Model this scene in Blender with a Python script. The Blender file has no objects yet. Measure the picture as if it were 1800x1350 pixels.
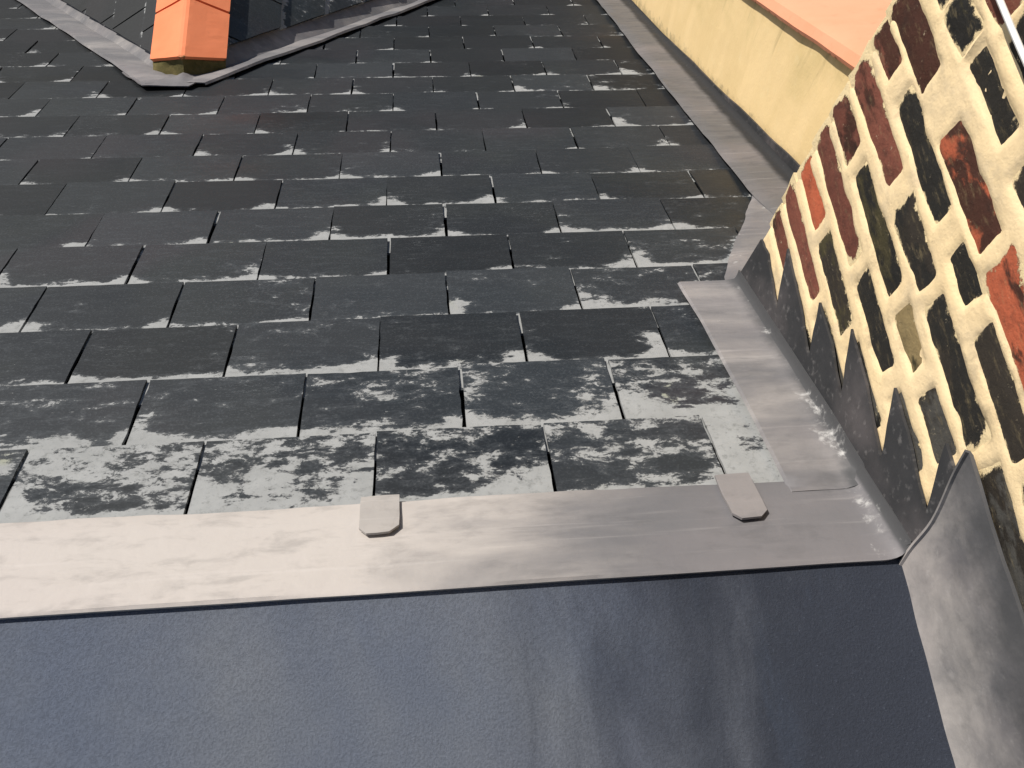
import bpy, math, random
import numpy as np
from mathutils import Matrix, Vector

# ------------------------------------------------------------------ camera, sky, sun, exposure
# 1 "unit" below = one slate gauge (the exposed part of a slate) = 0.1786 m
K = 0.1786
S30, C30 = math.sin(math.radians(30)), math.cos(math.radians(30))
T30 = S30 / C30
sc = bpy.context.scene
RND = random.Random(11)

CAM = (0.53669771, -2.00612645, 6.96114781)
WR = ((0.99498386, -0.04489356, 0.08939619),
      (-0.07758762, -0.91041473, 0.40635598),
      (0.06314484, -0.41125368, -0.90933115))
FPX = 1514.594
cd = bpy.data.cameras.new('camera')
cam = bpy.data.objects.new('camera', cd)
sc.collection.objects.link(cam)
m3 = Matrix([[WR[i][0], -WR[i][1], -WR[i][2]] for i in range(3)])
cam.matrix_world = Matrix.Translation(Vector(CAM) * K) @ m3.to_4x4()
cd.sensor_width = 36.0
cd.lens = 36.0 * FPX / 1800.0
cd.clip_start = 0.02
cd.clip_end = 500
sc.camera = cam

SUN = Vector((-0.52, 0.44, 0.74)).normalized()      # towards the sun
w = bpy.data.worlds.new('World'); sc.world = w; w.use_nodes = True
wn = w.node_tree.nodes; wl = w.node_tree.links
sky = wn.new('ShaderNodeTexSky'); sky.sky_type = 'NISHITA'; sky.sun_disc = False
sky.sun_elevation = math.asin(SUN.z)
sky.sun_rotation = math.atan2(SUN.x, SUN.y)
sky.air_density = 1.0; sky.dust_density = 1.2
wl.new(sky.outputs['Color'], wn['Background'].inputs['Color'])
wn['Background'].inputs['Strength'].default_value = 0.075
sd = bpy.data.lights.new('sun', 'SUN'); sd.energy = 5.0; sd.angle = math.radians(0.55); sd.color = (1.0, 0.95, 0.88)
so = bpy.data.objects.new('sun', sd); sc.collection.objects.link(so)
so.rotation_euler = SUN.to_track_quat('Z', 'Y').to_euler()
sc.view_settings.view_transform = 'Standard'
sc.view_settings.look = 'None'
sc.view_settings.gamma = 1.0
sc.view_settings.exposure = 0.0
sc.view_settings.use_curve_mapping = False
sc.cycles.max_bounces = 6

# ------------------------------------------------------------------ helpers: geometry
def RP(u, v, h=0.0):
    """main roof plane: u along the ridge, v down the slope, h above it -> units"""
    return (u, v * C30 + h * S30, -v * S30 + h * C30)

def in_view(p, margin=40):
    d = [p[i] - CAM[i] for i in range(3)]
    q = [sum(WR[r][c] * d[r] for r in range(3)) for c in range(3)]
    if q[2] <= 0.05: return False
    x = 900 + FPX * q[0] / q[2]; y = 675 + FPX * q[1] / q[2]
    return -margin < x < 1800 + margin and -margin < y < 1350 + margin

def empty(name, loc, label=None, cat=None, group=None, kind=None):
    o = bpy.data.objects.new(name, None)
    o.empty_display_size = 0.05
    sc.collection.objects.link(o)
    o.location = Vector(loc) * K
    tag(o, label, cat, group, kind)
    return o

def tag(o, label=None, cat=None, group=None, kind=None):
    if label: o['label'] = label
    if cat: o['category'] = cat
    if group: o['group'] = group
    if kind: o['kind'] = kind
    return o

def mesh(name, verts, faces, mat, parent=None, attrs=None, smooth=False):
    """verts in units (world); the object's origin goes to the middle of its foot"""
    V = np.array(verts, float)
    lo, hi = V.min(0), V.max(0)
    org = np.array([(lo[0] + hi[0]) / 2, (lo[1] + hi[1]) / 2, lo[2]])
    me = bpy.data.meshes.new(name)
    me.from_pydata(((V - org) * K).tolist(), [], faces)
    if attrs:
        for k, a in attrs.items():
            at = me.attributes.new(k, 'FLOAT', 'POINT')
            at.data.foreach_set('value', np.array(a, np.float32))
    if smooth:
        me.polygons.foreach_set('use_smooth', [True] * len(me.polygons))
    me.materials.append(mat)
    me.update()
    if smooth: me.set_sharp_from_angle(angle=math.radians(38))
    o = bpy.data.objects.new(name, me)
    sc.collection.objects.link(o)
    loc = Vector(org.tolist()) * K
    if parent is not None:
        o.parent = parent
        loc = loc - parent.location
    o.location = loc
    return o

def prism(top, bot, attrs_fn=None):
    """closed slab between two equal-length outlines (top counter-clockwise seen from outside)"""
    n = len(top)
    verts = list(top) + list(bot)
    faces = [list(range(n)), list(range(2 * n - 1, n - 1, -1))]
    for i in range(n):
        j = (i + 1) % n
        faces.append([i, n + i, n + j, j])
    return verts, faces

def box(x0, x1, y0, y1, z0, z1):
    v = [(x0, y0, z0), (x1, y0, z0), (x1, y1, z0), (x0, y1, z0), (x0, y0, z1), (x1, y0, z1), (x1, y1, z1), (x0, y1, z1)]
    f = [(0, 3, 2, 1), (4, 5, 6, 7), (0, 1, 5, 4), (1, 2, 6, 5), (2, 3, 7, 6), (3, 0, 4, 7)]
    return v, f

def sheet(P, thick):
    """solid sheet from a grid of points P[i][j]; thickness goes against the surface normal"""
    P = np.array(P, float)
    ni, nj = P.shape[:2]
    du = np.gradient(P, axis=0); dv = np.gradient(P, axis=1)
    N = np.cross(du, dv); N /= np.linalg.norm(N, axis=2, keepdims=True) + 1e-9
    Q = P - N * thick
    V = np.concatenate([P.reshape(-1, 3), Q.reshape(-1, 3)])
    o = ni * nj
    F = []
    idx = lambda i, j: i * nj + j
    for i in range(ni - 1):
        for j in range(nj - 1):
            a, b, c, d = idx(i, j), idx(i + 1, j), idx(i + 1, j + 1), idx(i, j + 1)
            F.append((a, b, c, d)); F.append((o + d, o + c, o + b, o + a))
    rim = [idx(i, 0) for i in range(ni)] + [idx(ni - 1, j) for j in range(1, nj)] + [idx(i, nj - 1) for i in range(ni - 2, -1, -1)] + [idx(0, j) for j in range(nj - 2, 0, -1)]
    for k in range(len(rim)):
        a, b = rim[k], rim[(k + 1) % len(rim)]
        F.append((b, a, o + a, o + b))
    return V.tolist(), F

def vn(x, y, seed=0):
    """smooth 2-D value noise, arrays, about -1..1"""
    x = np.asarray(x, float); y = np.asarray(y, float)
    xi = np.floor(x); yi = np.floor(y); fx = x - xi; fy = y - yi
    fx = fx * fx * (3 - 2 * fx); fy = fy * fy * (3 - 2 * fy)
    def h(a, b):
        s = np.sin(a * 127.1 + b * 311.7 + seed * 74.7) * 43758.5453
        return (s - np.floor(s)) * 2 - 1
    return (h(xi, yi) * (1 - fx) + h(xi + 1, yi) * fx) * (1 - fy) + (h(xi, yi + 1) * (1 - fx) + h(xi + 1, yi + 1) * fx) * fy

def fbm(x, y, oct=4, seed=0):
    r = 0; a = 1.0; t = 0
    for i in range(oct):
        r = r + a * vn(np.asarray(x) * 2 ** i, np.asarray(y) * 2 ** i, seed + i * 7); t += a; a *= 0.55
    return r / t

def clip(poly, n, d):
    """keep the part of polygon (2-D points) with n.p <= d"""
    out = []
    for i in range(len(poly)):
        a, b = poly[i], poly[(i + 1) % len(poly)]
        da = n[0] * a[0] + n[1] * a[1] - d; db = n[0] * b[0] + n[1] * b[1] - d
        if da <= 0: out.append(a)
        if (da < 0 < db) or (db < 0 < da):
            t = da / (da - db); out.append((a[0] + (b[0] - a[0]) * t, a[1] + (b[1] - a[1]) * t))
    return out

def area(p):
    return abs(sum(p[i][0] * p[(i + 1) % len(p)][1] - p[(i + 1) % len(p)][0] * p[i][1] for i in range(len(p)))) / 2

def roughen(poly, step, amp, rng):
    """break a polygon's edges into short pieces with small chips"""
    out = []
    for i in range(len(poly)):
        a, b = poly[i], poly[(i + 1) % len(poly)]
        L = math.hypot(b[0] - a[0], b[1] - a[1])
        if L < 1e-4: continue
        n = max(1, int(round(L / step)))
        nx, ny = (b[1] - a[1]) / L, -(b[0] - a[0]) / L
        out.append(a)
        for k in range(1, n):
            t = k / n; j = -abs(rng.gauss(0, amp))
            out.append((a[0] + (b[0] - a[0]) * t + nx * j, a[1] + (b[1] - a[1]) * t + ny * j))
    return out

# ------------------------------------------------------------------ helpers: materials
class NT:
    def __init__(self, name):
        self.m = bpy.data.materials.new(name); self.m.use_nodes = True
        self.t = self.m.node_tree; self.n = self.t.nodes; self.l = self.t.links
        self.b = self.n['Principled BSDF']
    def put(self, sock, v):
        if isinstance(v, bpy.types.NodeSocket): self.l.new(v, sock)
        elif isinstance(v, (tuple, list)) and len(v) == 3 and sock.type == 'RGBA': sock.default_value = (*v, 1)
        else: sock.default_value = v
    def pos(self, scale=(1, 1, 1)):
        g = self.n.new('ShaderNodeNewGeometry')
        mp = self.n.new('ShaderNodeVectorMath'); mp.operation = 'MULTIPLY'
        self.l.new(g.outputs['Position'], mp.inputs[0]); mp.inputs[1].default_value = tuple(s / K for s in scale)
        return mp.outputs[0]
    def obj_random(self): return self.n.new('ShaderNodeObjectInfo').outputs['Random']
    def obj_color(self): return self.n.new('ShaderNodeObjectInfo').outputs['Color']
    def attr(self, name, kind='GEOMETRY'):
        a = self.n.new('ShaderNodeAttribute'); a.attribute_name = name; a.attribute_type = kind
        return a.outputs['Fac']
    def attrc(self, name, kind='OBJECT'):
        a = self.n.new('ShaderNodeAttribute'); a.attribute_name = name; a.attribute_type = kind
        return a.outputs['Color']
    def noise(self, vec, scale=1.0, detail=4, rough=0.55, dist=0.0, w=None):
        x = self.n.new('ShaderNodeTexNoise')
        if w is not None: x.noise_dimensions = '4D'; self.put(x.inputs['W'], w)
        self.l.new(vec, x.inputs['Vector'])
        x.inputs['Scale'].default_value = scale; x.inputs['Detail'].default_value = detail
        x.inputs['Roughness'].default_value = rough; x.inputs['Distortion'].default_value = dist
        return x.outputs['Fac']
    def voro(self, vec, scale, feature='F1'):
        x = self.n.new('ShaderNodeTexVoronoi'); x.feature = feature
        self.l.new(vec, x.inputs['Vector']); x.inputs['Scale'].default_value = scale
        return x.outputs['Distance']
    def math(self, op, a, b=0.0, c=0.0, clamp=False):
        x = self.n.new('ShaderNodeMath'); x.operation = op; x.use_clamp = clamp
        self.put(x.inputs[0], a); self.put(x.inputs[1], b); self.put(x.inputs[2], c)
        return x.outputs[0]
    def sstep(self, v, lo, hi, a=0.0, b=1.0):
        x = self.n.new('ShaderNodeMapRange'); x.interpolation_type = 'SMOOTHSTEP'
        self.put(x.inputs['Value'], v); self.put(x.inputs['From Min'], lo); self.put(x.inputs['From Max'], hi)
        self.put(x.inputs['To Min'], a); self.put(x.inputs['To Max'], b)
        return x.outputs['Result']
    def mix(self, f, a, b, mode='MIX'):
        x = self.n.new('ShaderNodeMix'); x.data_type = 'RGBA'; x.blend_type = mode
        self.put(x.inputs[0], f); self.put(x.inputs[6], a); self.put(x.inputs[7], b)
        return x.outputs[2]
    def bump(self, h, strength=0.4, dist=0.002, normal=None):
        x = self.n.new('ShaderNodeBump'); x.inputs['Strength'].default_value = strength; x.inputs['Distance'].default_value = dist
        self.l.new(h, x.inputs['Height'])
        if normal is not None: self.l.new(normal, x.inputs['Normal'])
        return x.outputs[0]
    def done(self, color, rough=0.7, normal=None, spec=0.5, metal=0.0):
        self.put(self.b.inputs['Base Color'], color); self.put(self.b.inputs['Roughness'], rough)
        self.put(self.b.inputs['Specular IOR Level'], spec); self.put(self.b.inputs['Metallic'], metal)
        if normal is not None: self.l.new(normal, self.b.inputs['Normal'])
        return self.m

def mat_slate():
    t = NT('slate')
    p = t.pos()
    r = t.obj_random()
    base = t.mix(t.sstep(t.noise(p, 0.55, 3, 0.5), 0.42, 0.62), (0.016, 0.018, 0.020), (0.023, 0.025, 0.024))
    base = t.mix(t.sstep(t.noise(p, 0.4, 2, 0.5, w=3.0), 0.52, 0.68), base, (0.030, 0.026, 0.027))
    base = t.mix(t.sstep(r, 0.0, 1.0, 0.0, 0.5), base, t.mix(r, (0.010, 0.011, 0.012), (0.036, 0.038, 0.039)))
    # riven grain running along the slate
    streak = t.noise(t.pos((1.5, 7, 7)), 2.0, 7, 0.62)
    base = t.mix(t.sstep(streak, 0.46, 0.78, 0.0, 0.5), base, (0.050, 0.053, 0.054))
    fine = t.noise(p, 40, 3, 0.6)
    base = t.mix(t.sstep(fine, 0.50, 0.72, 0.0, 0.30), base, (0.10, 0.102, 0.102))
    # pale lime / lichen crust that gathers at the head and along the joints
    dn, dl, dr = t.attr('dn'), t.attr('dl'), t.attr('dr')
    L = t.attr('lichen', 'OBJECT'); tn = t.attr('tone', 'OBJECT')
    base = t.mix(1.0, base, t.mix(tn, (0.25, 0.255, 0.265), (0.98, 0.99, 1.0)), 'MULTIPLY')
    r1 = t.math('FRACT', t.math('MULTIPLY', r, 7.31)); r2 = t.math('FRACT', t.math('MULTIPLY', r, 13.77)); r3 = t.math('FRACT', t.math('MULTIPLY', r, 29.3))
    p2 = t.noise(p, 0.8, 2, 0.5, w=t.math('MULTIPLY', r, 40.0))
    m1 = t.math('POWER', t.sstep(dn, -0.02, t.math('ADD', 0.10, t.math('MULTIPLY', p2, 0.34)), 1.0, 0.0), 1.0)
    jl = t.math('MULTIPLY', t.sstep(dl, 0.0, t.math('ADD', 0.12, t.math('MULTIPLY', r1, 0.34)), 1.0, 0.0), t.sstep(r1, 0.05, 0.55))
    jr = t.math('MULTIPLY', t.sstep(dr, 0.0, t.math('ADD', 0.12, t.math('MULTIPLY', r2, 0.34)), 1.0, 0.0), t.sstep(r2, 0.05, 0.55))
    m2 = t.math('MULTIPLY', t.math('MAXIMUM', jl, jr), t.sstep(dn, 0.05, t.math('ADD', 0.35, t.math('MULTIPLY', r3, 0.6)), 1.0, 0.0))
    rw = t.math('MULTIPLY', r, 9.0)
    na = t.noise(t.pos((1.0, 3.4, 3.4)), 1.2, 10, 0.68, 0.2, w=rw)
    nb_ = t.noise(t.pos((1.0, 1.6, 1.6)), 4.6, 9, 0.74, 0.35, w=rw)
    n1 = t.math('ADD', t.math('MULTIPLY', na, 0.66), t.math('MULTIPLY', nb_, 0.74))
    n1 = t.math('SUBTRACT', n1, 0.20)
    f = t.math('ADD', n1, t.math('MULTIPLY', m1, t.math('ADD', 0.19, t.math('MULTIPLY', r3, 0.16))))
    f = t.math('ADD', f, t.math('MULTIPLY', m2, 0.26))
    region = t.sstep(t.noise(p, 0.42, 3, 0.5, w=12.0), 0.50, 0.68)
    f = t.math('ADD', f, t.math('MULTIPLY', region, 0.055))
    thr = t.math('SUBTRACT', 0.82, t.math('MULTIPLY', L, 0.34))
    fd = t.math('SUBTRACT', f, thr)
    grain = t.noise(p, 24, 6, 0.7)
    fd = t.math('ADD', fd, t.math('MULTIPLY', t.math('SUBTRACT', grain, 0.5), 0.10))
    mask = t.sstep(fd, 0.0, 0.045)
    # a thin crust line right under the tail of the course above, broken up
    hl = t.math('MULTIPLY', t.sstep(dn, 0.018, 0.042, 1.0, 0.0), t.sstep(t.noise(t.pos((1.0, 1.0, 1.0)), 1.5, 6, 0.6, w=rw), t.math('SUBTRACT', 0.60, t.math('MULTIPLY', L, 0.2)), 0.62))
    mask = t.math('MAXIMUM', mask, t.math('MULTIPLY', hl, 0.8))
    halo = t.math('MULTIPLY', t.sstep(fd, -0.09, 0.02), 0.22)
    base = t.mix(halo, base, (0.13, 0.132, 0.13))
    # scratches
    scv = t.pos((1.0, 6.0, 6.0)); scr = t.noise(scv, 1.6, 3, 0.5, 2.2, w=t.math('MULTIPLY', r, 31.0))
    sl = t.math('MULTIPLY', t.sstep(t.math('ABSOLUTE', t.math('SUBTRACT', scr, 0.5)), 0.0, 0.006, 1.0, 0.0), t.sstep(t.noise(p, 0.9, 2, 0.5, w=8.0), 0.56, 0.66))
    base = t.mix(t.math('MULTIPLY', sl, 0.35), base, (0.25, 0.25, 0.24))
    # small specks
    spt = t.math('SUBTRACT', 0.77, t.math('MULTIPLY', L, 0.16))
    sp = t.sstep(t.math('SUBTRACT', t.noise(t.pos((1.0, 2.4, 2.4)), 6.5, 7, 0.74), spt), 0.0, 0.03)
    mask = t.math('MAXIMUM', mask, t.math('MULTIPLY', sp, 0.75))
    lc = t.mix(t.noise(p, 3.0, 6, 0.65), (0.20, 0.205, 0.20), (0.37, 0.375, 0.37))
    lc = t.mix(t.sstep(t.noise(p, 14, 5, 0.7), 0.5, 0.72, 0.0, 0.55), lc, (0.13, 0.135, 0.13))
    lc = t.mix(t.sstep(t.noise(p, 0.9, 3, 0.5, w=20.0), 0.66, 0.74, 0.0, 0.5), lc, (0.27, 0.28, 0.15))
    col = t.mix(mask, t.mix(1.0, base, (0.93, 0.99, 1.07), 'MULTIPLY'), lc)
    h = t.math('ADD', t.math('MULTIPLY', streak, 0.6), t.math('MULTIPLY', fine, 0.35))
    h = t.math('ADD', h, t.math('MULTIPLY', mask, 0.35))
    nb = t.bump(h, 0.55, 0.0016)
    damp = t.sstep(t.noise(t.pos((0.5, 1.0, 1.0)), 0.5, 4, 0.55, w=4.0), 0.48, 0.66)
    rough = t.mix(mask, t.mix(damp, (0.58,) * 3, (0.36,) * 3), (0.88,) * 3)
    return t.done(col, rough, nb, spec=0.36)

def mat_lead(name, pale, grey, dark=(0.07, 0.07, 0.072)):
    t = NT(name)
    p = t.pos()
    grey_amt = t.attr('grey_share'); lime = t.attr('lime'); dirt = t.attr('dirt')
    n1 = t.noise(t.pos((0.5, 1.8, 1.8)), 1.0, 6, 0.58, 0.4)
    n2 = t.noise(t.pos((0.55, 1.5, 1.3)), 4.0, 7, 0.64, 0.3)
    g = t.sstep(t.math('ADD', grey_amt, t.math('MULTIPLY', t.math('SUBTRACT', n1, 0.5), 0.9)), 0.15, 0.85)
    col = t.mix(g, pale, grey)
    col = t.mix(t.sstep(t.noise(t.pos((0.35, 1.2, 1.2)), 0.8, 4, 0.5, w=2.0), 0.45, 0.68, 0.0, 0.45), col, t.mix(0.3, col, (0.44, 0.37, 0.36)))
    col = t.mix(t.sstep(n2, 0.48, 0.72, 0.0, 0.5), col, t.mix(0.55, col, dark))
    streak = t.noise(t.pos((0.3, 9, 9)), 1.4, 6, 0.6)
    col = t.mix(t.sstep(streak, 0.55, 0.75, 0.0, 0.16), col, (0.62, 0.58, 0.55))
    dm = t.sstep(t.math('ADD', dirt, t.math('MULTIPLY', t.math('SUBTRACT', t.noise(p, 2.2, 8, 0.66), 0.5), 0.9)), 0.24, 0.88)
    col = t.mix(dm, col, dark)
    lm = t.sstep(t.math('ADD', lime, t.math('MULTIPLY', t.math('SUBTRACT', t.noise(p, 3.4, 9, 0.7, 0.3), 0.5), 1.5)), 0.5, 0.72)
    col = t.mix(t.math('MULTIPLY', lm, 0.85), col, (0.50, 0.49, 0.47))
    spk = t.sstep(t.noise(t.pos((1, 1.6, 1.6)), 9.0, 4, 0.7), 0.73, 0.77)
    col = t.mix(t.math('MULTIPLY', spk, 0.5), col, (0.5, 0.49, 0.47))
    h = t.math('ADD', t.math('MULTIPLY', t.noise(p, 1.6, 5, 0.5), 1.6), t.math('MULTIPLY', t.noise(p, 22, 4, 0.6), 0.12))
    h = t.math('ADD', h, t.math('MULTIPLY', t.noise(t.pos((1, 1, 1)), 3.6, 3, 0.5), 0.7))
    nb = t.bump(h, 0.5, 0.004)
    return t.done(col, t.sstep(n2, 0.3, 0.7, 0.56, 0.80), nb, spec=0.35, metal=0.0)

def mat_felt():
    t = NT('mineral_felt')
    p = t.pos()
    gr = t.noise(p, 52, 4, 0.7)
    big = t.noise(t.pos((0.55, 0.4, 1)), 0.55, 5, 0.6, 0.5)
    col = t.mix(t.sstep(big, 0.3, 0.7), (0.088, 0.106, 0.146), (0.138, 0.150, 0.170))
    col = t.mix(t.sstep(t.noise(t.pos((0.4, 0.4, 1)), 0.8, 3, 0.5, w=5.0), 0.5, 0.7, 0, 0.6), col, (0.100, 0.110, 0.146))
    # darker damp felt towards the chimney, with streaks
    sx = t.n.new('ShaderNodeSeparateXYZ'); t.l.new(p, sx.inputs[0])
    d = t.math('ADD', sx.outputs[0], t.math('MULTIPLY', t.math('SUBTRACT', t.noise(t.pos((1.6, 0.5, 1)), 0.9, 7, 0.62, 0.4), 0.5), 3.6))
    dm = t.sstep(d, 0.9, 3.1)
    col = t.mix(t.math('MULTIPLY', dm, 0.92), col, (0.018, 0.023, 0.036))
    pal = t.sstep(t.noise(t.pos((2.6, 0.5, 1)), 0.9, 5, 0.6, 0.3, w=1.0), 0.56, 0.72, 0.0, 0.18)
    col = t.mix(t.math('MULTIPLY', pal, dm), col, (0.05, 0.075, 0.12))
    col = t.mix(t.sstep(gr, 0.38, 0.58, 0.40, 0.0), col, t.mix(0.6, col, (0.012, 0.014, 0.02)))
    col = t.mix(t.sstep(gr, 0.62, 0.76, 0.0, 0.28), col, (0.22, 0.25, 0.31))
    spk = t.sstep(t.noise(p, 7.0, 3, 0.6), 0.80, 0.82)
    col = t.mix(t.math('MULTIPLY', spk, 0.8), col, (0.55, 0.56, 0.58))
    nb = t.bump(t.math('ADD', gr, t.math('MULTIPLY', t.noise(p, 1.1, 4, 0.5), 4.0)), 0.75, 0.0022)
    return t.done(col, 0.8, nb, spec=0.35)

def mat_mortar():
    t = NT('lime_mortar')
    p = t.pos()
    col = t.mix(t.noise(p, 1.2, 6, 0.6), (0.86, 0.645, 0.345), (0.86, 0.68, 0.43))
    col = t.mix(t.sstep(t.noise(p, 2.2, 8, 0.66), 0.50, 0.72, 0.0, 0.6), col, (0.54, 0.44, 0.30))
    dk = t.sstep(t.noise(p, 11.0, 6, 0.72), 0.66, 0.76, 0.0, 0.6)
    col = t.mix(dk, col, (0.17, 0.14, 0.09))
    soot = t.attr('soot')
    sm = t.sstep(t.math('ADD', soot, t.math('MULTIPLY', t.math('SUBTRACT', t.noise(p, 2.4, 8, 0.7), 0.5), 1.7)), 0.44, 0.92)
    col = t.mix(t.math('MULTIPLY', sm, 0.72), col, (0.16, 0.13, 0.085))
    h = t.math('ADD', t.noise(p, 9, 8, 0.68), t.math('MULTIPLY', t.noise(p, 40, 3, 0.6), 0.3))
    return t.done(col, 0.9, t.bump(h, 0.5, 0.0035), spec=0.15)

def mat_brick():
    t = NT('old_brick')
    p = t.pos()
    a = t.obj_color(); b = t.attrc('second_colour'); amount = t.attr('second_share', 'OBJECT')
    n = t.noise(t.pos((1, 0.8, 1.6)), 1.6, 7, 0.62, 0.3)
    col = t.mix(t.sstep(t.math('ADD', n, t.math('SUBTRACT', amount, 0.5)), 0.47, 0.54), a, b)
    col = t.mix(t.sstep(t.noise(p, 6, 8, 0.7), 0.45, 0.72, 0.0, 0.6), col, t.mix(0.75, col, (0.012, 0.011, 0.009)))
    col = t.mix(t.sstep(t.noise(t.pos((1, 1.0, 3.5)), 5, 9, 0.76), 0.52, 0.72, 0.0, 0.7), col, t.mix(0.5, col, (0.36, 0.28, 0.14)))
    # mortar smeared over the arrises, ragged
    ed = t.attr('ed')
    sm = t.sstep(t.math('ADD', ed, t.math('ADD', t.math('MULTIPLY', t.math('SUBTRACT', t.noise(p, 2.6, 4, 0.6, 0.2), 0.5), 0.22), t.math('MULTIPLY', t.math('SUBTRACT', t.noise(p, 12, 8, 0.75), 0.5), 0.16))), 0.012, 0.030, 1.0, 0.0)
    mc = t.mix(t.noise(p, 2.0, 6, 0.6), (0.70, 0.55, 0.31), (0.84, 0.67, 0.39))
    col = t.mix(sm, col, mc)
    sp = t.sstep(t.noise(p, 11, 8, 0.78), 0.62, 0.68)
    col = t.mix(t.math('MULTIPLY', sp, 0.7), col, (0.6, 0.5, 0.32))
    h = t.math('ADD', t.math('MULTIPLY', t.noise(p, 7, 9, 0.7), 1.0), t.math('MULTIPLY', sm, 0.4))
    return t.done(col, t.mix(n, (0.5,) * 3, (0.9,) * 3), t.bump(h, 0.8, 0.005), spec=0.35)

def mat_render():
    t = NT('ochre_render')
    p = t.pos()
    st = t.noise(t.pos((1, 1.0, 0.35)), 1.3, 5, 0.55, 0.6)
    col = t.mix(t.sstep(st, 0.35, 0.68), (0.88, 0.655, 0.34), (0.81, 0.60, 0.30))
    hh = t.attr('up')
    ol = t.sstep(t.math('ADD', hh, t.math('MULTIPLY', t.math('SUBTRACT', t.noise(p, 0.9, 6, 0.6, 0.4), 0.5), 1.3)), 0.55, 1.25, 0.0, 0.6)
    col = t.mix(ol, col, (0.48, 0.38, 0.15))
    col = t.mix(t.sstep(t.noise(p, 4, 7, 0.65), 0.55, 0.75, 0, 0.35), col, (0.86, 0.70, 0.40))
    run = t.noise(t.pos((1, 3.2, 0.30)), 2.0, 7, 0.62)
    rm = t.sstep(t.math('ADD', t.math('MULTIPLY', hh, 0.42), run), 0.88, 1.06, 0.0, 0.3)
    col = t.mix(rm, col, (0.22, 0.18, 0.08))
    base_m = t.sstep(t.math('SUBTRACT', t.noise(p, 5, 7, 0.7), t.math('MULTIPLY', hh, 2.0)), 0.05, 0.3, 0.0, 0.5)
    col = t.mix(base_m, col, (0.30, 0.25, 0.14))
    h = t.math('ADD', t.noise(p, 2.5, 6, 0.6), t.math('MULTIPLY', t.noise(p, 25, 4, 0.6), 0.25))
    return t.done(col, 0.85, t.bump(h, 0.5, 0.004), spec=0.25)

def mat_terracotta(name, a, b, stain=(0.10, 0.09, 0.03)):
    t = NT(name)
    p = t.pos()
    col = t.mix(t.sstep(t.noise(p, 0.8, 5, 0.55, 0.3), 0.35, 0.65), a, b)
    col = t.mix(t.sstep(t.noise(p, 5, 7, 0.65), 0.55, 0.75, 0, 0.3), col, t.mix(0.5, col, (0.35, 0.12, 0.06)))
    e = t.attr('edge')
    em = t.sstep(t.math('ADD', e, t.math('MULTIPLY', t.math('SUBTRACT', t.noise(p, 5.0, 8, 0.7), 0.5), 0.9)), 0.72, 0.95)
    col = t.mix(em, col, stain)
    crk = t.sstep(t.noise(t.pos((0.6, 3.0, 1.5)), 2.2, 8, 0.7), 0.765, 0.78)
    col = t.mix(t.math('MULTIPLY', crk, 0.8), col, (0.06, 0.03, 0.02))
    h = t.math('ADD', t.noise(p, 3, 5, 0.55), t.math('MULTIPLY', t.noise(p, 26, 4, 0.6), 0.25))
    return t.done(col, 0.75, t.bump(h, 0.35, 0.003), spec=0.3)

def mat_plain(name, c1, c2, scale=3.0, rough=0.8, bump=0.4, spec=0.3):
    t = NT(name)
    p = t.pos()
    n = t.noise(p, scale, 7, 0.65)
    col = t.mix(t.sstep(n, 0.35, 0.65), c1, c2)
    return t.done(col, rough, t.bump(t.noise(p, scale * 4, 5, 0.6), bump, 0.003), spec=spec)

M = dict(slate=mat_slate(),
         lead=mat_lead('lead_sheet', (0.465, 0.425, 0.39), (0.138, 0.135, 0.140)),
         lead_grey=mat_lead('grey_lead_sheet', (0.20, 0.19, 0.185), (0.115, 0.11, 0.108), (0.022, 0.022, 0.023)),
         lead_dark=mat_lead('dark_lead_sheet', (0.042, 0.042, 0.044), (0.026, 0.027, 0.029), (0.014, 0.014, 0.015)),
         lead_clip=mat_lead('lead_clip', (0.40, 0.37, 0.34), (0.22, 0.205, 0.20)),
         felt=mat_felt(), mortar=mat_mortar(), brick=mat_brick(), render=mat_render(),
         tile=mat_terracotta('terracotta_tile', (0.86, 0.26, 0.115), (0.80, 0.22, 0.09)),
         coping=mat_terracotta('coping_paint', (0.81, 0.35, 0.205), (0.78, 0.32, 0.18), (0.13, 0.07, 0.03)),
         bedding=mat_plain('mossy_bedding', (0.085, 0.075, 0.025), (0.16, 0.13, 0.05), 3.0, 0.95, 0.8),
         pale_mortar=mat_plain('pale_bedding', (0.42, 0.40, 0.37), (0.55, 0.53, 0.48), 4.0, 0.9, 0.6),
         deck=mat_plain('roof_underlay', (0.008, 0.008, 0.008), (0.014, 0.013, 0.012), 2.0, 0.95, 0.2, 0.1),
         cable=mat_plain('white_plastic', (0.80, 0.80, 0.78), (0.74, 0.73, 0.70), 3.0, 0.4, 0.1, 0.5),
         ground=mat_plain('ground_paving', (0.10, 0.095, 0.085), (0.16, 0.15, 0.135), 0.05, 0.9, 0.3))

# ------------------------------------------------------------------ the setting
g = 1500
o = mesh('ground', [(-g, -g, -45), (g, -g, -45), (g, g, -45), (-g, g, -45)], [(0, 1, 2, 3)], M['ground'])
tag(o, 'paved ground far below the roof', kind='structure')

ys = np.concatenate([np.linspace(-14, -3, 8), np.linspace(-2.8, -0.74, 9)])
xs = np.linspace(-16, 4.25, 42)
P = [[(x, y, 0.436 + 0.010 * float(vn(x * 0.5, y * 0.5, 3))) for y in ys] for x in xs]
v, f = sheet(P, 0.25)
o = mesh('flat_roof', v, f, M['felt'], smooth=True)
tag(o, 'blue grey mineral felt flat roof beside the lead capping', kind='structure')

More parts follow.
